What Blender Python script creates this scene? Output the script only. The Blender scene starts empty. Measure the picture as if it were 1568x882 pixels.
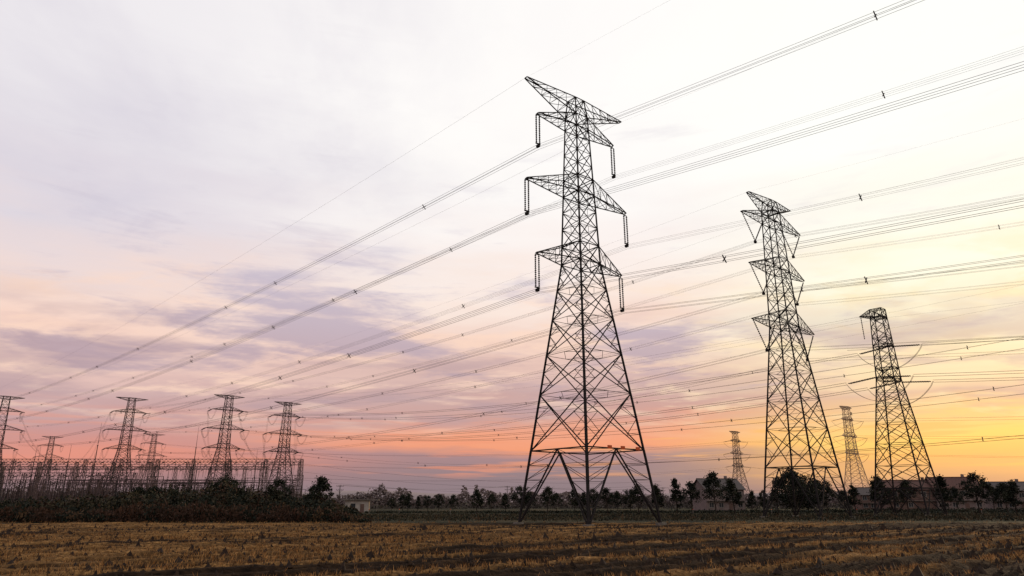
import bpy, math, random
import numpy as np
from mathutils import Vector
random.seed(7); rng=np.random.default_rng(7)
scene=bpy.context.scene
scene.view_settings.view_transform='Standard'
scene.view_settings.look='None'
scene.view_settings.exposure=0

def s2l(c):
    return tuple(((v/255)/12.92 if v/255<=0.04045 else ((v/255+0.055)/1.055)**2.4) for v in c)

# ------------------------------------------------------------ materials
def mat(name,c1,c2=None,scale=5,rough=0.8,metal=0,detail=3,bump=0):
    m=bpy.data.materials.new(name); m.use_nodes=True
    nt=m.node_tree; b=nt.nodes['Principled BSDF']
    b.inputs['Roughness'].default_value=rough; b.inputs['Metallic'].default_value=metal
    b.inputs['Specular IOR Level'].default_value=0.15
    if c2 is None: c2=tuple(x*0.6 for x in c1)
    tc=nt.nodes.new('ShaderNodeTexCoord'); n=nt.nodes.new('ShaderNodeTexNoise')
    n.inputs['Scale'].default_value=scale; n.inputs['Detail'].default_value=detail
    r=nt.nodes.new('ShaderNodeValToRGB')
    r.color_ramp.elements[0].position=0.35; r.color_ramp.elements[1].position=0.65
    r.color_ramp.elements[0].color=(*c2,1); r.color_ramp.elements[1].color=(*c1,1)
    nt.links.new(tc.outputs['Object'],n.inputs['Vector']); nt.links.new(n.outputs['Fac'],r.inputs['Fac'])
    nt.links.new(r.outputs['Color'],b.inputs['Base Color'])
    if bump:
        bp=nt.nodes.new('ShaderNodeBump'); bp.inputs['Strength'].default_value=bump
        nt.links.new(n.outputs['Fac'],bp.inputs['Height']); nt.links.new(bp.outputs['Normal'],b.inputs['Normal'])
    return m
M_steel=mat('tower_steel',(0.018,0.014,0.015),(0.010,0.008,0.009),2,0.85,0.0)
M_steel_mid=mat('tower_steel_haze_thin',(0.050,0.036,0.038),(0.032,0.024,0.026),2,0.75,0.1)  # same steel, lightened a little: air haze painted into the base colour
M_steel_far=mat('tower_steel_haze',(0.100,0.068,0.070),(0.075,0.052,0.054),2,0.75,0.1)  # far steel made paler still; the colour stands in for haze
M_steel_pale=mat('tower_steel_haze_thick',(0.40,0.27,0.19),(0.33,0.22,0.15),2,0.75,0.1)  # palest steel step, haze over the faint far tower painted in
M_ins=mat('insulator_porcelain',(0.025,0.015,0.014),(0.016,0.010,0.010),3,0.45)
M_wire=mat('conductor_aluminium',(0.042,0.036,0.038),(0.032,0.028,0.030),1,0.6,0.2)
M_wire_thin=mat('ground_wire_steel',(0.12,0.11,0.11),(0.1,0.09,0.09),1,0.6,0.3)
M_conc=mat('concrete',(0.16,0.14,0.125),None,3,0.9)
M_sign=mat('warning_sign_paint',(0.5,0.09,0.03),(0.4,0.07,0.02),3,0.6)
M_bark=mat('bark',(0.030,0.022,0.018),None,8,0.9)
M_lf1=mat('foliage_dark',(0.013,0.016,0.011),(0.008,0.010,0.007),2,0.9)
M_lf2=mat('foliage_light',(0.030,0.031,0.019),(0.02,0.022,0.013),2,0.9)
M_lf3=mat('foliage_olive',(0.048,0.038,0.021),(0.030,0.025,0.015),2,0.9)
M_weed=mat('weeds_russet',(0.050,0.024,0.015),(0.028,0.016,0.011),0.6,0.9)
M_reed=mat('reeds_dry',(0.080,0.047,0.025),(0.048,0.029,0.017),0.6,0.9)
M_hazetree=mat('distant_foliage_hazed',(0.135,0.100,0.098),(0.10,0.078,0.078),0.05,0.9)  # greyed albedo replaces air haze over the distant trees
M_midtree=mat('midground_foliage_hazed',(0.050,0.040,0.036),(0.034,0.028,0.026),0.1,0.9)  # slight haze painted into the foliage colour of the middle tree line
M_hill=mat('hill_woodland_hazed',(0.24,0.185,0.19),(0.21,0.165,0.172),0.004,0.95)  # pale grey-purple is painted haze, not the colour of the woods
M_straw=mat('straw',(0.42,0.215,0.078),(0.21,0.105,0.038),0.5,0.85)
M_straw2=mat('straw_grey',(0.11,0.060,0.027),(0.048,0.027,0.014),0.5,0.85)
M_clod=mat('soil_clod',(0.024,0.013,0.008),(0.010,0.006,0.005),6,0.95)
M_wall=mat('plaster_wall',(0.17,0.13,0.125),(0.13,0.10,0.098),0.8,0.9)
M_wall2=mat('brick_wall',(0.12,0.075,0.065),(0.09,0.058,0.05),1.5,0.9)
M_roof=mat('roof_tile',(0.095,0.048,0.042),(0.065,0.036,0.032),3,0.85,bump=.3)
M_roof2=mat('roof_tile_grey',(0.085,0.070,0.070),(0.06,0.05,0.05),3,0.85,bump=.3)
M_glass=mat('window_glass',(0.03,0.035,0.04),(0.02,0.022,0.025),2,0.15)
M_frame=mat('window_frame',(0.3,0.27,0.26),None,2,0.6)
M_white=mat('white_paint',(0.30,0.27,0.25),(0.22,0.20,0.19),1,0.8)

# ------------------------------------------------------------ mesh helpers
def link(o): scene.collection.objects.link(o); return o
class MB:
    def __init__(s): s.v=[];s.f=[];s.m=[];s.mats=[]
    def mi(s,m):
        if m not in s.mats: s.mats.append(m)
        return s.mats.index(m)
    def beam(s,p,q,r,m,n=4,r2=None):
        p=Vector(p);q=Vector(q);d=q-p
        if d.length<1e-5:return
        if r2 is None:r2=r
        d.normalize(); a=Vector((0,0,1)) if abs(d.z)<.95 else Vector((1,0,0))
        u=d.cross(a).normalized();w=d.cross(u)
        b=len(s.v);k=s.mi(m)
        for c,rr in((p,r),(q,r2)):
            for i in range(n):
                t=2*math.pi*(i+.5)/n
                s.v.append(tuple(c+u*(math.cos(t)*rr)+w*(math.sin(t)*rr)))
        for i in range(n):
            j=(i+1)%n; s.f.append((b+i,b+j,b+n+j,b+n+i)); s.m.append(k)
        s.f.append(tuple(b+i for i in range(n))[::-1]);s.m.append(k)
        s.f.append(tuple(b+n+i for i in range(n)));s.m.append(k)
    def box(s,c,sz,m):
        b=len(s.v);k=s.mi(m);x,y,z=c;a,bb,cc=[t/2 for t in sz]
        for dz in(-cc,cc):
            for dx,dy in((-a,-bb),(a,-bb),(a,bb),(-a,bb)): s.v.append((x+dx,y+dy,z+dz))
        for f in((3,2,1,0),(4,5,6,7),(0,1,5,4),(1,2,6,5),(2,3,7,6),(3,0,4,7)):
            s.f.append(tuple(b+i for i in f));s.m.append(k)
    def poly(s,pts,m):
        b=len(s.v);s.v+= [tuple(p) for p in pts];s.f.append(tuple(range(b,b+len(pts))));s.m.append(s.mi(m))
    def tube(s,pts,r,m,n=3):
        pts=np.array(pts,float); d=np.gradient(pts,axis=0); d/=np.linalg.norm(d,axis=1)[:,None]
        up=np.array([0,0,1.]); u=np.cross(d,up); nu=np.linalg.norm(u,axis=1)[:,None]
        u=np.where(nu>1e-3,u/np.maximum(nu,1e-6),np.array([1.,0,0])); w=np.cross(u,d)
        b=len(s.v);k=s.mi(m);N=len(pts)
        for i in range(N):
            for j in range(n):
                t=2*math.pi*j/n+.5; s.v.append(tuple(pts[i]+r*(math.cos(t)*u[i]+math.sin(t)*w[i])))
        for i in range(N-1):
            for j in range(n):
                jj=(j+1)%n; s.f.append((b+i*n+j,b+i*n+jj,b+(i+1)*n+jj,b+(i+1)*n+j)); s.m.append(k)
    def insul(s,p,q,m,r=.16,n=16):
        p=Vector(p);q=Vector(q)
        s.beam(p,q,.04,m,4)
        for i in range(n):
            a=p.lerp(q,(i+.2)/n+.0); c=p.lerp(q,(i+.75)/n)
            s.beam(a,c,r*.6,m,6,r)
    def mesh(s,name):
        me=bpy.data.meshes.new(name); me.from_pydata(s.v,[],s.f)
        for m in s.mats: me.materials.append(m)
        me.polygons.foreach_set('material_index',s.m); me.update(); return me
    def obj(s,name,loc=(0,0,0),rot=0,sc=1):
        o=bpy.data.objects.new(name,s.mesh(name)); o.location=loc; o.rotation_euler=(0,0,rot); o.scale=(sc,)*3
        return link(o)

def fast_mesh(name,V,F,mats,mi=None):
    me=bpy.data.meshes.new(name); V=np.asarray(V,np.float32);F=np.asarray(F,np.int32)
    m,k=F.shape
    me.vertices.add(len(V)); me.vertices.foreach_set('co',V.ravel())
    me.loops.add(m*k); me.loops.foreach_set('vertex_index',F.ravel())
    me.polygons.add(m); me.polygons.foreach_set('loop_start',np.arange(0,m*k,k,dtype=np.int32))
    me.polygons.foreach_set('loop_total',np.full(m,k,np.int32))
    for x in mats: me.materials.append(x)
    if mi is not None: me.polygons.foreach_set('material_index',np.asarray(mi,np.int32))
    me.update(calc_edges=True); me.validate(); return me

def leaves(C,size,vert=0.0):
    n=len(C); a=rng.normal(size=(n,3)); a[:,2]*=(1+vert*4); a/=np.linalg.norm(a,axis=1)[:,None]
    b=rng.normal(size=(n,3)); b-= (b*a).sum(1)[:,None]*a; b/=np.linalg.norm(b,axis=1)[:,None]
    sz=(size*(0.6+0.8*rng.random(n)))[:,None]
    V=np.stack([C-a*sz,C+b*sz*.5,C+a*sz,C-b*sz*.5],1).reshape(-1,3)
    F=np.arange(4*n).reshape(n,4); return V,F

def hashn(ix,iy,seed=0):
    h=np.sin(ix*127.1+iy*311.7+seed*74.7)*43758.5453; return h-np.floor(h)
def vnoise(x,y,seed=0):
    ix=np.floor(x);iy=np.floor(y);fx=x-ix;fy=y-iy;fx=fx*fx*(3-2*fx);fy=fy*fy*(3-2*fy)
    a=hashn(ix,iy,seed);b=hashn(ix+1,iy,seed);c=hashn(ix,iy+1,seed);d=hashn(ix+1,iy+1,seed)
    return (a*(1-fx)+b*fx)*(1-fy)+(c*(1-fx)+d*fx)*fy
def sstep(a,b,x):
    t=np.clip((x-a)/(b-a),0,1);return t*t*(3-2*t)

# ------------------------------------------------------------ lattice towers
def tower_mesh(name,prof,nlev,arms,belt,ins,M,k=1.0,seed=0):
    mb=MB(); zs=[p[0] for p in prof]; ss=[p[1] for p in prof]
    S=lambda z: float(np.interp(z,zs,ss))
    def cor(z):
        h=S(z)/2; return [Vector((-h,-h,z)),Vector((h,-h,z)),Vector((h,h,z)),Vector((-h,h,z))]
    LR=.142*k; BR=.068*k; SR=.036*k
    H=zs[-1]
    allz=[0,belt]+nlev
    for z0,z1 in zip(allz[:-1],allz[1:]):
        a=cor(z0);b=cor(z1); r=LR*(1.1-.5*z0/H)
        for i in range(4): mb.beam(a[i],b[i],r,M)
    a=cor(0);b=cor(belt)
    for i in range(4):
        mb.box((a[i].x,a[i].y,.12),(.9,.9,.5),M_conc)
        j=(i+1)%4; m=(b[i]+b[j])/2
        mb.beam(b[i],b[j],BR*1.5,M)
        for s,t in((i,m),(j,m)):
            f=a[s]; top=b[s]
            mb.beam(f,t,BR*1.5,M)
            for q in range(1,5):
                u=q/5; L=f.lerp(top,u);D=f.lerp(t,u); mb.beam(L,D,SR,M)
                D2=f.lerp(t,min(1,u+.2)); mb.beam(L,D2,SR,M)
        m2=(b[j]+b[(j+1)%4])/2; mb.beam(m,m2,SR*1.2,M)
    for z0,z1 in zip(allz[1:-1],allz[2:]):
        a=cor(z0);b=cor(z1); w0=S(z0);w1=S(z1); t=w0/(w0+w1)
        for i in range(4):
            j=(i+1)%4; r=BR*(1.15-.35*z0/H)
            mb.beam(a[i],b[j],r,M); mb.beam(a[j],b[i],r,M)
            mb.beam(b[i],b[j],r*.5,M)
            if z1-z0>3.2 or w0>4.2:
                P=a[i].lerp(b[j],t)
                for (lo,hi) in((a[i],b[i]),(a[j],b[j])):
                    lm=lo.lerp(hi,t); qa=(lo+P)/2; qc=(hi+P)/2
                    mb.beam(lm,qa,SR,M);mb.beam(lm,qc,SR,M)
                    mb.beam(lo.lerp(hi,t/2),qa,SR,M);mb.beam(lo.lerp(hi,(1+t)/2),qc,SR,M)
        if w1>3: 
            for i in range(4):
                mb.beam((b[i]+b[(i+1)%4])/2,(b[(i+1)%4]+b[(i+2)%4])/2,SR,M)
    for A in arms:
        s=A['s'];r=A['r'];zt=A['z'];zb=A.get('zb',zt);zu=A['zu']
        sb=S(zb);st=S(zu)
        tip=Vector((s*r,0,zt)); tw=.25*k
        B=[Vector((s*sb/2,-sb/2,zb)),Vector((s*sb/2,sb/2,zb))]
        U=[Vector((s*st/2,-st/2,zu)),Vector((s*st/2,st/2,zu))]
        T=[tip+Vector((0,-tw,0)),tip+Vector((0,tw,0))]
        n=A.get('n',4); cr=.078*k
        for q in(0,1):
            mb.beam(B[q],T[q],cr,M); mb.beam(U[q],T[q],cr*.9,M)
            for e in range(n):
                u0=e/n;u1=(e+1)/n
                if e: mb.beam(B[q].lerp(T[q],u0),U[q].lerp(T[q],u0),SR,M)
                mb.beam(B[q].lerp(T[q],u1),U[q].lerp(T[q],u0),SR*1.1,M)
        for e in range(n):
            u0=e/n;u1=(e+1)/n
            mb.beam(B[0].lerp(T[0],u0),B[1].lerp(T[1],u1),SR,M)
            mb.beam(B[0].lerp(T[0],u1),B[1].lerp(T[1],u1),SR,M)
            mb.beam(U[0].lerp(T[0],u0),U[1].lerp(T[1],u1),SR*.9,M)
        mb.beam(T[0],T[1],cr,M)
        for z in(zb,zu):
            c=cor(z)
            for i in range(4): mb.beam(c[i],c[(i+1)%4],BR,M)
            mb.beam(c[0],c[2],SR,M)
        k2=A.get('ins')
        if k2=='I':
            for dx in(-.28,.28):
                mb.insul(tip+Vector((dx*s,0,-.35)),tip+Vector((dx*s,0,-4.5)),M_ins,.14,15)
            mb.beam(tip+Vector((-.35,0,-.3)),tip+Vector((.35,0,-.3)),.06,M)
            mb.beam(tip+Vector((0,0,.1)),tip+Vector((0,0,-.35)),.06,M)
            mb.box(tip+Vector((0,0,-4.62)),(.8,.12,.16),M)
            mb.box(tip+Vector((0,0,-4.95)),(.3,.5,.35),M)
        elif k2=='V':
            bot=Vector((s*(r-3.3),0,zt-5)); inn=Vector((s*max(S(zt)/2+.2,r-6.8),0,zt-.1))
            mb.insul(tip+Vector((0,0,-.2)),bot,M_ins,.14,16); mb.insul(inn,bot,M_ins,.14,16)
            mb.box(bot+Vector((0,0,-.2)),(.4,.4,.4),M)
        elif k2=='T':
            L=A.get('L',6.5); e=[]
            for sy in(-1,1):
                end=tip+Vector((0,sy*L,-.6))
                for dx in(-.25,.25):
                    mb.insul(tip+Vector((dx,sy*.5,-.05)),end+Vector((dx,-sy*.8,0)),M_ins,.15,16)
                mb.beam(end+Vector((-.4,-sy*.6,0)),end+Vector((.4,-sy*.6,0)),.1,M)
                e.append(end)
            for dx in(-.2,.2):
                pts=[]
                for q in range(25):
                    t=q/24; p=e[0].lerp(e[1],t); p.x+=dx; p.z-=4.2*math.sin(math.pi*t)**.75; pts.append(p)
                mb.tube(pts,.030*k,M_wire,4)
    c=cor(H)
    for i in range(4): mb.beam(c[i],c[(i+1)%4],BR,M)
    mb.beam(c[0],c[2],SR,M); mb.beam(c[1],c[3],SR,M)
    if name=='A':
        h=S(belt)/2
        for p in((-1.2,-h-.16,0),(1.0,-h-.16,0),(3.6,-h-.16,0)): mb.box((p[0],p[1],belt+.1),(.7,.05,.4),M_sign)
    return mb.mesh(name)

def lv(a,b,n,g=1.0):
    w=np.array([g**i for i in range(n)]);w=w/w.sum()*(b-a);return list(a+np.cumsum(w))
levA=[15.4,20.4,25.0,28.9,32.5]+lv(32.5,42.3,4,.98)+lv(42.3,52.5,5,.97)+[54.4,57.2]
armsA=[]
for s in(-1,1):
    armsA+=[dict(s=s,r=9.2,z=57.2,zb=54.4,zu=57.2,n=5),dict(s=s,r=7.2,z=52.5,zu=54.4,ins='I'),
            dict(s=s,r=9.2,z=42.3,zu=44.8,n=5,ins='I'),dict(s=s,r=7.6,z=32.5,zu=35,ins='I')]
profA=[(0,11.8),(32.5,3.6),(54.4,2.2),(57.2,1.6)]
meA=tower_mesh('A',profA,levA,armsA,8.6,'I',M_steel)
armsB=[]
for s in(-1,1):
    armsB+=[dict(s=s,r=7.1,z=57.2,zb=55,zu=57.2,n=5),dict(s=s,r=9.7,z=52.7,zu=54.8,n=5,ins='V'),
            dict(s=s,r=8.9,z=43.1,zu=45.4,n=5,ins='V'),dict(s=s,r=9.9,z=32.7,zu=35.2,n=5,ins='V')]
profB=[(0,10.0),(32.7,3.6),(55,2.3),(57.2,1.7)]
levB=[14.6,19.6,24.4,28.8,32.7]+lv(32.7,43.1,4,.98)+lv(43.1,52.7,4,.97)+[55,57.2]
meB=tower_mesh('B',profB,levB,armsB,8.2,'V',M_steel,1.05)
armsC=[dict(s=-1,r=8.8,z=38.6,zb=39.7,zu=41.7,n=5),dict(s=1,r=3.2,z=40.4,zb=40,zu=41.7,n=2),
       dict(s=1,r=2.6,z=34.0,zu=35.4,n=2,ins='T'),dict(s=-1,r=5,z=26.7,zu=29,n=3,ins='T'),dict(s=1,r=5,z=26.7,zu=29,n=3,ins='T')]
profC=[(0,9.6),(26.7,3.5),(41.7,2.3)]
meC=tower_mesh('C',profC,[9.5,13.8,17.8,21.4,24.3,26.7]+lv(26.7,41.7,7,.96),armsC,5.2,'T',M_steel,1.12)
armsD=[]
for s in(-1,1):
    armsD+=[dict(s=s,r=7.4,z=52.4,zb=51.2,zu=52.6,n=4),dict(s=s,r=7.6,z=45.5,zu=47,n=4,ins='T',L=5.5),
            dict(s=s,r=9.4,z=36.5,zu=38.6,n=4,ins='T',L=5.5),dict(s=s,r=8.2,z=27.5,zu=29.5,n=4,ins='T',L=5.5)]
profD=[(0,12.5),(27.5,4.4),(52.6,2.8)]
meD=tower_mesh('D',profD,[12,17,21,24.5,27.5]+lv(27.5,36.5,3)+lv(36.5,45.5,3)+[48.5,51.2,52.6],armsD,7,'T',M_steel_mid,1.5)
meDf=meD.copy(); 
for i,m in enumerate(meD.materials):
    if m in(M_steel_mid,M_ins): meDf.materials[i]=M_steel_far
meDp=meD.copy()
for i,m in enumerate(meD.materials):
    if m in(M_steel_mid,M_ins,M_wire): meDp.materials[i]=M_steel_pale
def place(me,loc,ang,sc=1,name='transmission_tower'):
    o=bpy.data.objects.new(name,me); o.location=(loc[0],loc[1],0); o.rotation_euler=(0,0,math.radians(ang)); o.scale=(sc,)*3
    return link(o)
def W(loc,ang,sc,p):
    a=math.radians(ang);x,y,z=p[0]*sc,p[1]*sc,p[2]*sc
    return np.array([loc[0]+x*math.cos(a)-y*math.sin(a),loc[1]+x*math.sin(a)+y*math.cos(a),z])
A1=((9.08,85),38.5,1.0);A2=((-251,340),43,1.0);A0=((271,-190),43,1.0)
B1=((49.0,119.3),38.5,1.0);B2=((-208,375),43,1.08);B0=((311,-150),43,1.0)
C1=((77.7,140),40,1.0);C2=((-135,327),43,.97);C0=((330,-110),43,1.0)
D2=((-107,328),43,.91);D0=((150,66),43,.92)
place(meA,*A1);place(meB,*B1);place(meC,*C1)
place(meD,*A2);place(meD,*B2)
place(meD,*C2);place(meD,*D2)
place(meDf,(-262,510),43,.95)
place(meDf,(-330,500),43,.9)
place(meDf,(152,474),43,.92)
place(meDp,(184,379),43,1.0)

# ------------------------------------------------------------ conductors
def span(mb,p,q,sag,strands=4,r=.022,spac=True,m=None,sep=.23,n=90,sp=38,ph=0,vis=1):
    p=np.array(p,float);q=np.array(q,float);t=np.linspace(0,1,n)[:,None]
    P=p*(1-t)+q*t; P[:,2]-=(4*sag*t*(1-t))[:,0]
    d=q-p;d[2]=0;L=np.linalg.norm(d);d/=L; nrm=np.array([d[1],-d[0],0])
    if strands==1: offs=[(0,0)]
    elif strands==2: offs=[(-sep,0),(sep,0)]
    else: offs=[(-sep,-sep),(sep,-sep),(sep,sep),(-sep,sep)]
    for a,b in offs:
        Q=P+nrm*a; Q[:,2]+=b; mb.tube(Q,r,m or M_wire,4 if r>.03 else 3)
    if spac and strands>1:
        k=int(L/sp)
        for i in range(k):
            tt=(i+.6+ph+.25*math.sin(i*2.3+ph*9))/k
            if tt>=1 or tt<=0.01: continue
            c=p*(1-tt)+q*tt; c[2]-=4*sag*tt*(1-tt)
            e=sep+.09
            mb.beam(c+nrm*-e+np.array([0,0,-e]),c+nrm*e+np.array([0,0,e]),.06,M_wire)
            mb.beam(c+nrm*-e+np.array([0,0,e]),c+nrm*e+np.array([0,0,-e]),.06,M_wire)
    return mb
def phases(kind):
    if kind=='A': return [(-7.2,0,47.4),(-9.2,0,37.2),(-7.6,0,27.4),(7.2,0,47.4),(9.2,0,37.2),(7.6,0,27.4)]
    if kind=='B': return [(s*r,0,z) for s in(-1,1) for r,z in((6.4,47.5),(5.6,37.9),(6.6,27.5))]
    if kind=='D': return [(s*r,-5.5,z) for s in(-1,1) for r,z in((7.6,45),(9.4,36),(8.2,27))]
mb=MB()
for i,(a,d) in enumerate(zip(phases('A'),phases('D'))):
    pa=W(*A1,a)
    faint=.62 if i in(3,4) else 1
    span(mb,pa,W(*A2,(d[0],d[1],d[2]+2)),[4.5,5.5,5.5,4.5,5.5,5.5][i],4,r=.022*faint,ph=.13*i)
    span(mb,pa,W(*A0,a),9.5,4,r=.0175*faint,sp=34,ph=.17*i-.3)
for s in(-1,1):
    span(mb,W(*A1,(s*9.2,0,57.2)),W(*A2,(s*7.4,0,54)),4,1,.012,m=M_wire_thin)
    span(mb,W(*A1,(s*9.2,0,57.2)),W(*A0,(s*9.2,0,57.2)),6,1,.006,m=M_wire_thin)
mb.obj('power_line')
mb=MB()
for i,(a,d) in enumerate(zip(phases('B'),phases('D'))):
    pa=W(*B1,a)
    faint=.75 if i>2 else 1
    span(mb,pa,W(*B2,d),[6,7,8,6,7,8][i],4,.019*faint,ph=.11*i,sp=44)
    span(mb,pa,W(*B0,a),11,4,.016*faint,ph=.13*i-.3,sp=36)
for s in(-1,1):
    span(mb,W(*B1,(s*7.1,0,57.2)),W(*B2,(s*7.4,0,52.4)),5,1,.010,m=M_wire_thin)
    span(mb,W(*B1,(s*7.1,0,57.2)),W(*B0,(s*7.1,0,57.2)),7,1,.007,m=M_wire_thin)
mb.obj('power_line')
mb=MB()
for i,(x,z,dd) in enumerate(((2.6,33.4,(-7.6,-5.5,45)),(-5,26.1,(-9.4,-5.5,36)),(5,26.1,(9.4,-5.5,36)))):
    span(mb,W(*C1,(x,6.5,z)),W(*C2,dd),7,4,.024,ph=.1*i)
    span(mb,W(*C1,(x,-6.5,z)),W(*C0,(x,0,z+4)),9,4,.022,ph=.2*i)
span(mb,W(*C1,(-8.8,0,38.6)),W(*C2,(-7.4,0,52.4)),6,1,.018,m=M_wire_thin)
span(mb,W(*C1,(3.2,0,40.4)),W(*C2,(7.4,0,52.4)),6,1,.018,m=M_wire_thin)
span(mb,W(*C1,(3.2,0,40.4)),W(*C0,(5,0,44)),6,1,.012,m=M_wire_thin)
pts=[]
a_=W(*C1,(-2.2,6.5,33.6));b_=W(*C1,(-8.6,0,33.9));c_=W(*C1,(-2.2,-1.5,33.6))
mb.insul(W(*C1,(-8.8,0,38.4)),b_,M_ins,.13,12)
for q in range(21):
    t=q/20; p=a_*(1-t)**2+2*b_*t*(1-t)+c_*t*t; p=p+np.array([0,0,-1.2*math.sin(math.pi*t)]); pts.append(p)
mb.tube(pts,.04,M_wire,4)
mb.obj('power_line')
mb=MB()
for i,d in enumerate(phases('D')):
    span(mb,W(*D2,d),W(*D0,(d[0],0,d[2]-6)),[10,10,10,9,9,9][i],2,.024,ph=.1*i,sp=40)
for s in(-1,1): span(mb,W(*D2,(s*7.4,0,52.4)),W(*D0,(s*7.4,0,48)),8,1,.012,m=M_wire_thin)
mb.obj('power_line')
mb=MB()
FT1=((184,379),43,1.0);FT2=((152,474),43,.92);BL=((-262,510),43,.95)
for i,d in enumerate(phases('D')):
    span(mb,W(*FT2,d),W(*BL,d),9,2,.03,spac=False,m=M_wire_thin)
    span(mb,W(*FT1,d),W((520,60),43,1,d),9,2,.03,spac=False,m=M_wire_thin)
    span(mb,W(*FT1,d),W(*FT2,d),4,2,.03,spac=False,m=M_wire_thin)
mb.obj('power_line')

# ------------------------------------------------------------ substation
def lat_col(mb,x,y,h,s0,s1,M,r=.09):
    n=max(3,int(h/3)); prev=None
    for i in range(n+1):
        t=i/n;s=(s0*(1-t)+s1*t)/2;z=h*t
        c=[Vector((x-s,y-s,z)),Vector((x+s,y-s,z)),Vector((x+s,y+s,z)),Vector((x-s,y+s,z))]
        if prev:
            for k in range(4):
                mb.beam(prev[k],c[k],r,M); mb.beam(prev[k],c[(k+1)%4],r*.6,M); mb.beam(c[k],c[(k+1)%4],r*.5,M)
        prev=c
def lat_beam(mb,p,q,w,M,r=.09):
    p=Vector(p);q=Vector(q);L=(q-p).length;n=max(4,int(L/2.2));d=(q-p).normalized();s=Vector((-d.y,d.x,0))*w/2;u=Vector((0,0,w/2))
    o=[-s-u,s-u,s+u,-s+u]
    for k in range(4):
        mb.beam(p+o[k],q+o[k],r,M)
        for i in range(n):
            a=p.lerp(q,i/n);b=p.lerp(q,(i+1)/n)
            mb.beam(a+o[k],b+o[(k+1)%4],r*.6,M)
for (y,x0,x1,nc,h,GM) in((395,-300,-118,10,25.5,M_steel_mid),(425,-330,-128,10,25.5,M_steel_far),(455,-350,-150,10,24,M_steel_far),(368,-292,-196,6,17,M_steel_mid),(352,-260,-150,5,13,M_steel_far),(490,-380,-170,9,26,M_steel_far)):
    mb=MB(); xs=np.linspace(x0,x1,nc)
    for x in xs:
        lat_col(mb,x,y,h,2.8,1.3,GM,.14)
    for a,b in zip(xs[:-1],xs[1:]):
        lat_beam(mb,(a,y,h-.8),(b,y,h-.8),1.6,GM,.14)
        for t in(.2,.5,.8):
            x=a*(1-t)+b*t
            mb.insul((x,y,h-1.6),(x,y-3.5,h-2.6),GM,.25,8)
            mb.insul((x,y,h-1.6),(x,y,h-6),GM,.22,8)
            mb.beam((x,y,h-6),(x+.3,y-4,8),.05,GM)
    mb.obj('substation_gantry')
mb=MB()
for i in range(460):
    y=random.uniform(345,480);x=-y*random.uniform(.30,.74);h=random.choice([6,8,9,11,13,15]); GM=M_steel_mid if random.random()<.4 else M_steel_far
    mb.beam((x,y,0),(x,y,h*.55),.2,GM,5); mb.insul((x,y,h*.55),(x,y,h),GM,.34,7)
    if i%3==0:
        mb.beam((x-4,y,h),(x+4,y,h),.16,GM); mb.beam((x+4,y,0),(x+4,y,h),.18,GM,5); mb.beam((x-4,y,0),(x-4,y,h),.18,GM,5)
for i in range(18):
    y=random.choice([352,388,418,450]);x=-y*random.uniform(.4,.7);mb.beam((x,y,12.5),(x+45,y,12.8),.14,M_steel_far,5)
mb.obj('substation_switchgear')
for x,y,h in((-265,390,33),(-246,390,33),(-236,398,46),(-292,395,38),(-183,405,45),(-283,420,34),(-160,440,34),(-226,380,28),(-205,410,32),(-172,385,26)):
    mb=MB(); mb.beam((0,0,0),(0,0,h*.72),.36,M_steel_mid,8,.2); mb.beam((0,0,h*.72),(0,0,h),.14,M_steel_mid,6,.05)
    for z in(h*.3,h*.5,h*.72): mb.beam((0,0,z-.15),(0,0,z+.15),.42,M_steel_mid,8)
    mb.obj('lightning_mast',(x,y,0))
mb=MB()
for T in(A2,B2,C2,D2):
    for i,d in enumerate(phases('D')):
        p=W(*T,(d[0],5.5,d[2])); gx=max(-298,min(-122,p[0]-25+i*5))
        span(mb,p,(gx,395,24.5),4,2,.035,spac=False,n=24)
mb.obj('substation_downleads')

# ------------------------------------------------------------ utility pole & low voltage line
def upole(x,y,h=10):
    m=MB(); m.beam((0,0,0),(0,0,h),.17,M_steel_mid,8,.11)
    for z in(h-.4,h-1.5):
        m.beam((-1.1,0,z),(1.1,0,z),.07,M_steel_mid)
        for dx in(-1,-.4,.4,1): m.insul((dx,0,z),(dx,0,z+.35),M_ins,.07,3)
    m.beam((-.8,0,h-1.5),(0,0,h-2.3),.04,M_steel_mid); m.beam((.8,0,h-1.5),(0,0,h-2.3),.04,M_steel_mid)
    m.obj('utility_pole',(x,y,0))
P=[(-52,215),(-2,300),(70,330),(150,345)]
for x,y in P: upole(x,y,7.5 if y<250 else 9)
m=MB()
for a,b in zip(P[:-1],P[1:]):
    for dx in(-1,.4,1): span(m,(a[0]+dx,a[1],7.4 if a[1]<250 else 8.9),(b[0]+dx,b[1],8.9),1.2,1,.02,n=24,m=M_wire_thin)
for dz in(0,4,8): span(m,W(*D2,(8,0,14+dz)),(80,380,9+dz*.5),4,1,.04,n=50)
m.obj('distribution_line')

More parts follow.
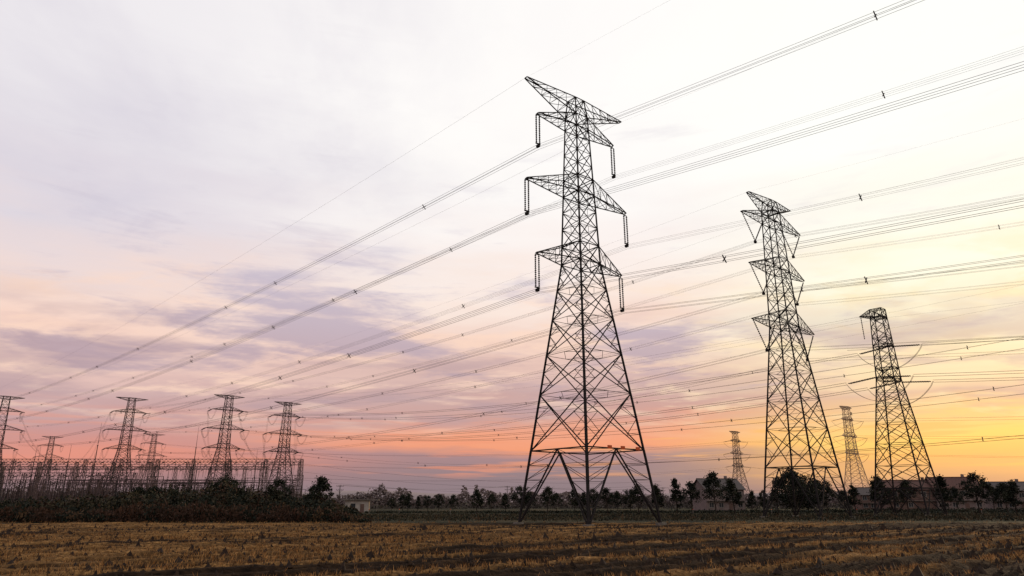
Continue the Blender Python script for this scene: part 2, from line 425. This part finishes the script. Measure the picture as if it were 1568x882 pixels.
# ------------------------------------------------------------ ground (one sheet)
DX,DY=.793,.609
def axis(lo,hi,step,far):
    a=list(np.arange(lo,hi,step)); g=step;x=hi
    while x<far: a.append(x); g*=1.25;x+=g
    g=step;x=lo-step;pre=[]
    while x>-far: pre.append(x); g*=1.25;x-=g
    return np.array(pre[::-1]+a)
wa=axis(4,105,.15,6500); la=axis(-75,170,.8,6500)
WW,LL=np.meshgrid(wa,la,indexing='ij')
X=DX*LL-DY*WW; Y=DY*LL+DX*WW
PER=2.3
def straw_mask(X,Y):
    w=-DY*X+DX*Y; l=DX*X+DY*Y
    w2=w+.9*np.sin(l/31.)+.3*np.sin(l/9.)+.22*(vnoise(l/3,w/2,14)-.5)
    band=vnoise(w2/5.2,l/90,1)*.66+vnoise(w2/2.0,l/30,2)*.22+vnoise(X/8,Y/4,3)*.24
    lefty=sstep(6,-24,X)*.13*sstep(24,34,Y); farb=sstep(46,62,Y)*.13; mid=-.07*sstep(16,0,np.abs(X-2))*sstep(50,36,Y)
    row=.5+.5*np.sin(w2*2*np.pi/PER)
    fine=vnoise(w2/.22,l/.9,4)
    blot=vnoise(X/.8,Y/.8,15)
    m=sstep(.60,.70,band+lefty+farb+mid)*(.06+.94*row**1.6)*(.25+.95*fine)*(.45+.8*blot)
    # windrows: straw left along single ridges
    hit=hashn(np.floor(w2/PER+.25),0*w2,31)
    gate=sstep(.62,.70,hit)*sstep(.30,.55,vnoise(l/16,np.floor(w2/PER+.25)*3.7,32))
    m=m+sstep(.62,.95,row)*gate*(.45+.7*fine)*.9
    m=m+sstep(.85,.99,row)*.22*fine*blot
    return np.clip(m,0,1)*(1-sstep(92,100,Y+.0*X)), row, w2,l
m_,row,w2,l_=straw_mask(X,Y)
near=(1-sstep(88,98,Y))*sstep(-5,5,Y)
Z=near*(.40*(row**1.2-.5)+.18*(vnoise(X/.38,Y/.38,5)-.5)+.10*(vnoise(X*.9,Y*.9,6)-.5)+.14*(vnoise(X/4,Y/4,17)-.5))-.02*near
n0,n1=X.shape
V=np.stack([X,Y,Z],-1).reshape(-1,3)
idx=np.arange(n0*n1).reshape(n0,n1)
F=np.stack([idx[:-1,:-1],idx[:-1,1:],idx[1:,1:],idx[1:,:-1]],-1).reshape(-1,4)[:, ::-1]
gm=bpy.data.materials.new('field_soil'); gm.use_nodes=True; nt=gm.node_tree; N=nt.nodes; Lk=nt.links
b=N['Principled BSDF']; b.inputs['Roughness'].default_value=.95; b.inputs['Specular IOR Level'].default_value=.05
at=N.new('ShaderNodeAttribute'); at.attribute_name='straw'
av=N.new('ShaderNodeAttribute'); av.attribute_name='verge'
tc=N.new('ShaderNodeTexCoord')
def noise(sc,det=5,vec=None):
    n=N.new('ShaderNodeTexNoise'); n.inputs['Scale'].default_value=sc; n.inputs['Detail'].default_value=det
    Lk.new(vec or tc.outputs['Object'],n.inputs['Vector']); return n
def ramp(fac,stops):
    r=N.new('ShaderNodeValToRGB'); e=r.color_ramp.elements
    while len(e)<len(stops): e.new(.5)
    for i,(p,c) in enumerate(stops): e[i].position=p
    for i,(p,c) in enumerate(stops): e[i].color=(*c,1)
    Lk.new(fac,r.inputs['Fac']); return r
def mixc(f,a,c,mode='MIX'):
    x=N.new('ShaderNodeMix'); x.data_type='RGBA'; x.blend_type=mode
    if hasattr(f,'is_linked'): Lk.new(f,x.inputs[0])
    else: x.inputs[0].default_value=f
    Lk.new(a,x.inputs[6]); Lk.new(c,x.inputs[7]); return x.outputs[2]
na=noise(3,6); soil=ramp(na.outputs['Fac'],[(.3,(.005,.003,.0022)),(.52,(.013,.0072,.0042)),(.75,(.032,.018,.010))])
nb=noise(6,5); stc=ramp(nb.outputs['Fac'],[(.3,(.065,.034,.014)),(.55,(.19,.10,.037)),(.75,(.35,.19,.07))])
nc=noise(.06,6); vg=ramp(nc.outputs['Fac'],[(.35,(.011,.012,.008)),(.5,(.022,.021,.011)),(.6,(.045,.033,.018)),(.7,(.018,.019,.010))])
c=mixc(at.outputs['Fac'],soil.outputs[0],stc.outputs[0]); c=mixc(av.outputs['Fac'],c,vg.outputs[0])
Lk.new(c,b.inputs['Base Color'])
bp=N.new('ShaderNodeBump'); bp.inputs['Strength'].default_value=.8; bp.inputs['Distance'].default_value=.1
Lk.new(nb.outputs['Fac'],bp.inputs['Height']); Lk.new(bp.outputs['Normal'],b.inputs['Normal'])
me=fast_mesh('ground',V,F,[gm])
a=me.attributes.new('straw','FLOAT','POINT'); a.data.foreach_set('value',m_.ravel().astype(np.float32))
vv=sstep(88,97,Y+6*(vnoise(X/15,Y/15,9)-.5)); vv=np.maximum(vv,sstep(3,-6,Y))
a=me.attributes.new('verge','FLOAT','POINT'); a.data.foreach_set('value',vv.ravel().astype(np.float32))
link(bpy.data.objects.new('ground',me))

# hills on the horizon
xs=np.linspace(-4200,4200,260); hv=18+30*vnoise(xs/700,xs*0,51)+14*vnoise(xs/190,xs*0,52)+4*vnoise(xs/40,xs*0,53)
V=[];
for dy,f in((-260,0),(-130,.7),(0,1),(160,0)):
    V.append(np.stack([xs,3300+dy+0*xs,hv*f-(1 if f==0 else 0)],-1))
V=np.concatenate(V); n=len(xs); F=[]
for r_ in range(3):
    for i in range(n-1): F.append((r_*n+i,r_*n+i+1,(r_+1)*n+i+1,(r_+1)*n+i))
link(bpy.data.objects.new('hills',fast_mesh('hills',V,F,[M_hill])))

# ------------------------------------------------------------ stubble and clods
def stubble(name,n,y0,y1,hmin,hmax,wd,mats,thr):
    yy=np.sqrt(rng.uniform(y0**2,y1**2,n)); xx=yy*rng.uniform(-.86,.86,n)
    mm,rw,_,_=straw_mask(xx,yy); keep=rng.random(n)<(mm*1.3+thr); xx=xx[keep];yy=yy[keep];rw=rw[keep]
    k=4; xx=np.repeat(xx,k)+rng.normal(0,.06,len(xx)*k); yy=np.repeat(yy,k)+rng.normal(0,.06,len(yy)*k); rw=np.repeat(rw,k)
    n=len(xx); h=rng.uniform(hmin,hmax,n); an=rng.uniform(0,np.pi,n); le=rng.normal(0,.6,(n,2))*h[:,None]
    dx=np.cos(an)*wd*(.6+.8*rng.random(n));dy=np.sin(an)*wd*.5
    z=.40*(rw**1.2-.5)-.08
    V=np.stack([np.stack([xx-dx,yy-dy,z],-1),np.stack([xx+dx,yy+dy,z],-1),np.stack([xx+le[:,0],yy+le[:,1],z+.08+h],-1)],1).reshape(-1,3)
    F=np.arange(3*n).reshape(n,3)
    mi=(rng.random(n)<.5).astype(int)
    link(bpy.data.objects.new(name,fast_mesh(name,V,F,mats,mi)))
stubble('straw_stubble',70000,22,60,.06,.19,.020,[M_straw,M_straw2],.008)
stubble('straw_stubble',26000,55,98,.06,.19,.028,[M_straw,M_straw2],.008)
n=24000; yy=np.sqrt(rng.uniform(22**2,80**2,n)); xx=yy*rng.uniform(-.86,.86,n)
_,rw,_,_=straw_mask(xx,yy)
c=np.stack([xx,yy,.40*(rw**1.2-.5)+.02],-1); s=rng.gamma(2,.036,n)[:,None]
base=np.array([[1,0,-.5],[-.5,.87,-.5],[-.5,-.87,-.5],[0,0,.9]])
ang=rng.uniform(0,6.28,n);ca,sa=np.cos(ang),np.sin(ang)
V=[]
for p in base:
    q=np.stack([ca*p[0]-sa*p[1],sa*p[0]+ca*p[1],np.full(n,p[2])],-1)*(1+.4*rng.normal(size=(n,3))); V.append(c+q*s)
V=np.stack(V,1).reshape(-1,3); i=np.arange(n)[:,None]*4
F=np.concatenate([i+np.array([[0,1,3]]),i+np.array([[1,2,3]]),i+np.array([[2,0,3]])])
link(bpy.data.objects.new('soil_clods',fast_mesh('soil_clods',V,F,[M_clod])))

# ------------------------------------------------------------ trees
def tree_mesh(name,H,R,z0,shape,seed,nl=48,ncl=42,ls=.2,mats=(None,M_lf1,M_lf2)):
    rs=np.random.default_rng(seed); mb=MB()
    lean=Vector((rs.normal(0,.02)*H,rs.normal(0,.02)*H,0)); pts=[]
    for i in range(7):
        t=i/6; pts.append(Vector((lean.x*t+rs.normal(0,.012)*H*t,lean.y*t,H*.9*t)))
    r0=.02*H
    for i in range(6): mb.beam(pts[i],pts[i+1],r0*(1-i/6.3),M_bark,7,r0*(1-(i+1)/6.3))
    cl=[]
    for i in range(ncl):
        t=rs.random()**.85; z=z0+(H-z0)*t
        if shape=='cone': rr=R*(1-t)**.75*(.35+.65*min(1,t*5+.2))
        elif shape=='round': rr=R*math.sqrt(max(0.02,1-(2*t-1)**2))
        else: rr=R*math.sin(math.pi*min(1,.12+.88*t)**.8)*.95+.1
        rr*=.35+.7*rs.random()**.5; a=rs.random()*6.283
        p=Vector((rr*math.cos(a)+lean.x*t,rr*math.sin(a)+lean.y*t,z)); cl.append((p,R*(.2+.2*rs.random())))
        zt=max(z0*.7,z-rr*.7-.1*H*.3); s=min(zt/(H*.9),.98)*6;k=int(s);k=min(k,5)
        q=pts[k].lerp(pts[k+1],s-k); mb.beam(q,p,.0055*H,M_bark,4,.002*H)
    C=[];mi=[]
    for p,r in cl:
        d=rs.normal(size=(nl,3))*r*.55; d[:,2]*=.8; C.append(np.array(p)+d); mi+= [1 if rs.random()<.65 else 2]*nl
    C=np.concatenate(C); V,F=leaves(C,ls)
    mb.mi(M_bark);k1=mb.mi(mats[1]);k2=mb.mi(mats[2])
    b0=len(mb.v); mb.v+= [tuple(v) for v in V]; mb.f+=[tuple(int(x)+b0 for x in f) for f in F]; mb.m+=[k1 if x==1 else k2 for x in mi]
    return mb.mesh(name)
tv=[tree_mesh('tr%d'%i,7.5,[1.8,2.1,1.6,2.0,2.3,1.5][i],[1.9,2.4,1.7,2.6,2.4,2.1][i],['cone','oval','cone','oval','round','oval'][i],i+3) for i in range(6)]
def tree(me,k,y,sc,name='tree',sx=1):
    o=bpy.data.objects.new(name,me); o.location=(k*y,y,0); o.rotation_euler=(0,0,random.random()*6.28); o.scale=(sc*sx,sc*sx,sc); return link(o)
def U(u): return (u-784)/1095.
row_=[(1095,158,8.6,1),(1124,160,7.4,0),(1036,162,7.4,2),(1059,166,6.8,3),(1008,170,6.4,0),(977,168,6.1,1),(965,172,5.2,4),(930,170,5.6,3),(908,175,5.4,4),
 (880,172,5.6,5),(838,168,5.8,3),(798,166,5.8,4),(811,175,4.8,1),(1220,158,7.2,4),(1265,160,6.8,4),(1309,158,6.3,5),(1293,170,5.1,3),(1348,155,7.9,0),(1388,158,6.9,3),(1364,168,5.5,1),
 (1444,156,7.8,2),(1497,156,8.2,4),(1553,154,6.9,0),(1540,165,6.6,1),(1190,165,5.4,3),(1168,170,5.4,5),(945,178,4.8,1),(730,165,5.5,5),(694,185,4.2,3),(672,190,4.2,4),(655,195,4,4),(625,190,4.6,0),(617,195,4.3,1),(774,200,4.8,0),(752,205,4.6,3),
 (1605,152,7.5,1),(1660,155,7.0,2),(1720,158,7,3),
 (852,182,4.6,1),(893,186,4.8,2),(1150,180,5.2,0),(1245,176,5.6,2),(1465,172,5.8,3),(1520,170,6.0,1),(640,200,4.0,2),(600,190,3.4,4)]
for u,y,h,v in row_: tree(tv[v],U(u),y,h/7.5,sx=random.uniform(.95,1.2))
tb=[tree_mesh('tb%d'%i,11,[4.6,5.5][i],[1.5,1.2][i],'round',i+40,70,70,.33) for i in range(2)]
tree(tb[0],U(1213),205,.95);tree(tb[1],U(1236),212,.85)
tree(tb[1],U(1345),260,.6);tree(tb[0],U(1600),215,.8)
tree(tb[1],U(345),128,.58,'bush',1.0)
tree(tv[4],U(425),120,.80);tree(tv[1],U(490),120,.86,sx=1.1);tree(tv[4],U(480),122,.66)
tree(tb[0],U(235),135,.45,'bush');tree(tb[1],U(262),133,.43,'bush');tree(tb[0],U(210),140,.45,'bush')

def mass(name,n,uf,y0,y1,hf,size,mats,probs,base=0.0,vert=0.0):
    u=rng.uniform(uf[0],uf[1],n); y=rng.uniform(y0,y1,n); x=(u-784)/1095*y
    h=np.interp(u,[a for a,_ in hf],[b for _,b in hf])*(.6+.8*vnoise(x/1.9,y/1.9,11))*(.75+.5*vnoise(x/.6,y/.6,12))
    z=h*rng.random(n)**.7+base
    V,F=leaves(np.stack([x,y,z],-1),size,vert)
    g=vnoise(x/2.3,y/2.3,13)+.35*(rng.random(n)-.5); mi=np.digitize(g,np.cumsum(probs)[:-1])
    link(bpy.data.objects.new(name,fast_mesh(name,V,F,mats,mi)))
mass('shrub_thicket',36000,(-140,560),112,135,[(-140,2.2),(0,2.1),(100,2.4),(190,3.3),(250,4.0),(300,3.8),(345,4.6),(390,3.7),(430,3.2),(500,2.4),(545,1.2),(560,.2)],.27,[M_lf1,M_lf3,M_weed],[.5,.3,.2])
mass('weed_bank',46000,(-180,570),94,112,[(-180,1.5),(0,1.6),(120,1.1),(200,1.7),(300,2.0),(420,1.8),(510,1.3),(570,.2)],.21,[M_weed,M_lf1,M_reed],[.46,.34,.20],vert=.8)
mass('grass_verge',22000,(500,1700),104,150,[(500,.25),(1000,.35),(1700,.5)],.17,[M_lf3,M_lf1,M_reed],[.5,.3,.2],vert=.8)
mass('hedge',12000,(560,1700),168,186,[(560,.3),(800,.4),(1100,.6),(1350,.9),(1700,1.1)],.25,[M_lf1,M_lf2,M_lf3],[.5,.3,.2])
def dist_line(name,n,y,uf,hf,size,m,seed):
    u=rng.uniform(*uf,n); x=(u-784)/1095*y; yy=y+rng.uniform(-12,12,n)
    h=np.interp(u,[a for a,_ in hf],[b for _,b in hf])
    h=h*(.45+.5*vnoise(x/6,x*0+seed,seed)+.5*np.maximum(0,vnoise(x/2.4,x*0,seed+1)-.5)*2)
    z=h*rng.random(n)**.8; V,F=leaves(np.stack([x,yy,z],-1),size)
    link(bpy.data.objects.new(name,fast_mesh(name,V,F,[m])))
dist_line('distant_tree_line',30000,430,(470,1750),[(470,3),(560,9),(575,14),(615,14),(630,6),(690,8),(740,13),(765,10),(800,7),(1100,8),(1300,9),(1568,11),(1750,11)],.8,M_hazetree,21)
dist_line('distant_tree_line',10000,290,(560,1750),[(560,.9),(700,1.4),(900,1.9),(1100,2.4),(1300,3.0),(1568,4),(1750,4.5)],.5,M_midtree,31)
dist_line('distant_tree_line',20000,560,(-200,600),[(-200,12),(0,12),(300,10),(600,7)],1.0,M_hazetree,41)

# ------------------------------------------------------------ houses
def house(name,k,y,w,d,he,hr,rot,wm,rm,floors=2,nw=4):
    e=bpy.data.objects.new(name,None); e.location=(k*y,y,0); e.rotation_euler=(0,0,math.radians(rot)); link(e)
    def child(mb,n):
        o=mb.obj(n); o.parent=e
    a=MB(); a.box((0,0,he/2),(w,d,he),wm)
    for s in(-1,1): a.poly([(s*(w/2-.002),-d/2,he),(s*(w/2-.002),d/2,he),(s*(w/2-.002),0,hr-.15)],wm)
    child(a,'walls')
    r=MB(); ov=.5; th=.16
    for s in(-1,1):
        p=[(-w/2-ov,s*(d/2+ov),he-.25),(w/2+ov,s*(d/2+ov),he-.25),(w/2+ov,0,hr),(-w/2-ov,0,hr)]
        q=[(x,yy,z+th) for x,yy,z in p]; r.poly(p,rm); r.poly(q,rm)
        for i in range(4):
            j=(i+1)%4; r.poly([p[i],p[j],q[j],q[i]],rm)
    r.box((0,0,hr+.2),(w+1,.3,.22),rm); child(r,'roof')
    g=MB(); f=MB()
    for fl in range(floors):
        zc=he*(fl+.55)/floors
        for i in range(nw):
            x=-w/2+w*(i+.5)/nw
            for s in(-1,1):
                if fl==0 and i==nw//2 and s==-1: continue
                g.box((x,s*(d/2+.01),zc),(1.3,.06,1.3),M_glass)
                for dx in(-.7,0,.7): f.box((x+dx,s*(d/2+.03),zc),(.09,.08,1.45),M_frame)
                for dz in(-.7,.7): f.box((x,s*(d/2+.035),zc+dz),(1.6,.12,.1),M_frame)
        if fl<floors-1: f.box((0,-d/2-.35,he*(fl+1)/floors-.3),(w*.98,.7,.14),M_conc)
    child(g,'windows'); child(f,'window_frames')
    dd=MB(); dd.box((-w/2+w*(nw//2+.5)/nw,-d/2-.02,1.1),(1.2,.08,2.2),M_wall2); child(dd,'door')
    ch=MB(); ch.box((w*.3,d*.15,hr+.3),(.7,.7,1.6),wm); child(ch,'chimney')
house('house',U(1100),218,12.5,9,6.3,9.2,12,M_wall,M_roof2)
house('house',U(1395),225,17,9,6.4,9.0,-6,M_wall2,M_roof)
house('house',U(1462),222,13,9,6.6,9.8,-12,M_wall,M_roof)
house('house',U(1545),230,14,9,6.0,8.6,-8,M_wall,M_roof2)
house('house',U(1640),235,14,9,6.6,9.4,-14,M_wall,M_roof2)
house('house',U(1335),250,10,8,5.0,7.2,-6,M_wall2,M_roof2)
h=MB(); h.box((0,0,1.5),(6,3.5,3),M_white); h.box((1,0,3.1),(9,4.4,.22),M_conc)
for x in(3.6,5.2): h.beam((x,-1.8,0),(x,-1.8,3),.1,M_conc)
h.box((-1,-1.78,1.6),(1.2,.08,1.2),M_glass); h.box((1.4,-1.78,1.05),(1,.08,2.1),M_wall2)
h.obj('roadside_hut',(U(548)*190,190,0),.1)
for u,y in((566,150),(612,150),(690,150),(905,150),(1060,148),(1180,146),(1310,145),(1420,146),(1500,145),(462,110)):
    p=MB(); p.beam((0,0,0),(0,0,1.1),.07,M_conc,6); p.beam((0,0,1.1),(0,0,1.22),.09,M_sign,6); p.obj('marker_post',(U(u)*y,y,0))

# ------------------------------------------------------------ world sky
w=bpy.data.worlds.new('World'); scene.world=w; w.use_nodes=True; nt=w.node_tree; N=nt.nodes; Lk=nt.links; N.clear()
w.cycles.sampling_method='MANUAL'; w.cycles.sample_map_resolution=256
out=N.new('ShaderNodeOutputWorld'); bg=N.new('ShaderNodeBackground'); Lk.new(bg.outputs[0],out.inputs[0])
tc=N.new('ShaderNodeTexCoord'); sep=N.new('ShaderNodeSeparateXYZ'); Lk.new(tc.outputs['Generated'],sep.inputs[0])
def mth(op,a,b=None,c=None,clamp=False):
    n=N.new('ShaderNodeMath'); n.operation=op; n.use_clamp=clamp
    for i,x in enumerate((a,b,c)):
        if x is None: continue
        if isinstance(x,(int,float)): n.inputs[i].default_value=x
        else: Lk.new(x,n.inputs[i])
    return n.outputs[0]
def mr(x,a,b,c=0,d=1,smooth=True):
    n=N.new('ShaderNodeMapRange'); n.interpolation_type='SMOOTHSTEP' if smooth else 'LINEAR'
    Lk.new(x,n.inputs[0]); 
    for i,v in zip((1,2,3,4),(a,b,c,d)): n.inputs[i].default_value=v
    return n.outputs[0]
x,y,z=sep.outputs
hyp=mth('SQRT',mth('ADD',mth('MULTIPLY',x,x),mth('MULTIPLY',y,y)))
s=mth('DIVIDE',x,mth('MAXIMUM',hyp,.001))
eld=mth('MULTIPLY',mth('ARCSINE',z),57.2958)
el=mth('DIVIDE',eld,45.)
def comb(a,b,c):
    n=N.new('ShaderNodeCombineXYZ')
    for i,v in enumerate((a,b,c)):
        if isinstance(v,(int,float)): n.inputs[i].default_value=v
        else: Lk.new(v,n.inputs[i])
    return n.outputs[0]
azd=mth('MULTIPLY',mth('ARCTAN2',x,y),57.2958)
zz=mth('ADD',mth('MAXIMUM',z,0),.10)
px=mth('DIVIDE',x,zz);py=mth('DIVIDE',y,zz)
def wn(vec,sc,det,rough=.55,dist=0):
    n=N.new('ShaderNodeTexNoise'); n.inputs['Scale'].default_value=sc; n.inputs['Detail'].default_value=det
    n.inputs['Roughness'].default_value=rough; n.inputs['Distortion'].default_value=dist; Lk.new(vec,n.inputs['Vector']); return n.outputs['Fac']
def blobs(lst):
    tot=None
    for a,e,sa,se,g in lst:
        q=mth('ADD',mth('POWER',mth('DIVIDE',mth('SUBTRACT',azd,a),sa),2.0),mth('POWER',mth('DIVIDE',mth('SUBTRACT',eld,e),se),2.0))
        v=mth('MULTIPLY',mth('EXPONENT',mth('MULTIPLY',q,-1.0)),g)
        tot=v if tot is None else mth('ADD',tot,v)
    return tot
flat=comb(mth('MULTIPLY',x,2.2),mth('MULTIPLY',y,2.2),mth('MULTIPLY',z,14))
wob=mth('SUBTRACT',wn(flat,1.6,4),.5)
ele=mth('ADD',el,mth('MULTIPLY',wob,mr(el,0,.35,.035,.20)))
Lr=[(0,(146,124,130)),(.022,(152,126,131)),(.045,(180,131,130)),(.066,(228,148,130)),(.085,(210,148,140)),(.115,(196,154,155)),(.16,(206,172,171)),(.2,(228,192,184)),(.25,(247,213,198)),(.31,(247,219,207)),(.37,(235,217,216)),(.46,(224,216,224)),(.6,(230,225,231)),(.75,(240,236,239))]
Cr=[(0,(146,128,134)),(.028,(142,124,131)),(.055,(152,128,134)),(.082,(168,134,138)),(.098,(243,158,122)),(.122,(238,163,134)),(.145,(206,160,152)),(.19,(202,168,166)),(.24,(230,194,182)),(.3,(244,215,202)),(.37,(250,230,219)),(.46,(251,241,237)),(.57,(254,250,247)),(.75,(257,254,251))]
Rr=[(0,(156,130,124)),(.025,(186,144,124)),(.045,(224,170,118)),(.07,(252,188,108)),(.1,(255,210,114)),(.13,(252,204,134)),(.16,(228,190,160)),(.2,(251,220,176)),(.25,(254,236,198)),(.32,(256,249,220)),(.42,(257,253,236)),(.6,(258,257,251))]
def wr(st):
    r=N.new('ShaderNodeValToRGB'); e=r.color_ramp.elements
    while len(e)<len(st): e.new(.5)
    for i,(p,c) in enumerate(st): e[i].position=p
    for i,(p,c) in enumerate(st): e[i].color=(*s2l(c),1)
    Lk.new(ele,r.inputs['Fac']); return r.outputs[0]
def mx(f,a,b,mode='MIX'):
    n=N.new('ShaderNodeMix'); n.data_type='RGBA'; n.blend_type=mode
    if isinstance(f,(int,float)): n.inputs[0].default_value=f
    else: Lk.new(f,n.inputs[0])
    for i,v in((6,a),(7,b)):
        if isinstance(v,tuple): n.inputs[i].default_value=(*v,1)
        else: Lk.new(v,n.inputs[i])
    return n.outputs[2]
ss=mth('ADD',s,mth('MULTIPLY',wob,.25))
col=mx(mr(ss,-.55,-.05),wr(Lr),wr(Cr)); col=mx(mr(ss,.15,.52),col,wr(Rr))
# warm lit cloud
c2=wn(comb(mth('ADD',px,7.3),mth('MULTIPLY',py,1.5),2.0),1.9,5,.6,.3)
mask2=mth('MULTIPLY',mr(c2,.48,.68),mth('MULTIPLY',mr(el,.09,.18),mr(el,.50,.28)))
col=mx(mth('MULTIPLY',mask2,.7),col,mx(mr(s,0,.5),s2l((254,218,196)),s2l((255,232,184))))
# lavender cloud banks
B1_=blobs([(-18.5,16.5,9,4,1.05),(-12.5,12.5,8,1.8,.9),(12.5,12.3,6,2.6,1.0),(-34,10.2,9,1.4,1.0),(-26,13,6,1.5,.6),(3,18,7,2,.3),(29,12.0,8,1.4,.7),(21,9.2,8,1.0,.5)])
c1=wn(comb(px,mth('MULTIPLY',py,1.3),0),1.5,7,.60,.5)
c1b=wn(flat,3.2,5,.6,.3)
nn=mth('ADD',mth('MULTIPLY',c1,.55),mth('MULTIPLY',c1b,.45))
mask=mr(mth('ADD',nn,mth('MULTIPLY',B1_,.17)),.54,.70)
mask=mth('MULTIPLY',mask,mth('MULTIPLY',mr(el,.12,.2),mr(el,.52,.36,.36,1)))
mask=mth('MULTIPLY',mask,mr(s,.5,.2,.55,1))
mask=mth('MULTIPLY',mask,mr(el,.95,.6))
col=mx(mth('MULTIPLY',mask,.85),col,mx(mr(el,.2,.42),s2l((182,158,171)),s2l((194,184,202))))
# darker streaks low in the sky
c3=wn(comb(mth('MULTIPLY',px,.6),mth('ADD',py,3.1),5.0),1.5,5,.6,.2)
mask3=mth('MULTIPLY',mr(c3,.48,.62),mth('MULTIPLY',mr(el,.10,.16),mr(el,.36,.24)))
col=mx(mth('MULTIPLY',mask3,.5),col,s2l((176,150,160)))
# salmon glints just above the low bank
c5=wn(comb(mth('MULTIPLY',x,3),mth('MULTIPLY',y,3),mth('MULTIPLY',z,60)),1.6,4,.55,.2)
m5=mth('MULTIPLY',mr(c5,.54,.66),mth('MULTIPLY',mr(eld,1.5,2.4),mr(eld,7.5,5)))
col=mx(mth('MULTIPLY',m5,mr(s,-.5,.2,.35,.7)),col,mx(mr(s,-.1,.4),s2l((240,150,118)),s2l((253,190,110))))
# faint high veil
c4=wn(comb(px,mth('ADD',py,11.),0),.9,6,.6,.4)
m4=mth('MULTIPLY',mr(c4,.40,.64),mth('MULTIPLY',mr(el,.35,.5),mr(s,.1,-.6,.1,.8)))
col=mx(m4,col,s2l((214,208,220)))
sky=N.new('ShaderNodeTexSky'); sky.sky_type='NISHITA'; sky.sun_disc=False
SE,SA=math.radians(6),math.radians(46)
sky.sun_elevation=SE; sky.sun_rotation=SA; sky.air_density=1.2; sky.dust_density=2.0
col=mx(.006,col,sky.outputs[0],'ADD')
Lk.new(col,bg.inputs['Color']); bg.inputs['Strength'].default_value=1.0

sun=bpy.data.lights.new('sun','SUN'); sun.energy=2.0; sun.angle=math.radians(2.0); sun.color=(1,.70,.42)
so=link(bpy.data.objects.new('sun',sun))
d=Vector((math.sin(SA)*math.cos(SE),math.cos(SA)*math.cos(SE),math.sin(SE)))
so.rotation_euler=d.to_track_quat('Z','Y').to_euler()

cam=bpy.data.cameras.new('camera'); cam.lens=24; cam.sensor_width=36; cam.clip_end=20000; cam.clip_start=.1
co=link(bpy.data.objects.new('camera',cam)); co.location=(0,0,2.7); co.rotation_euler=(math.radians(90+17.37),0,0)
scene.camera=co
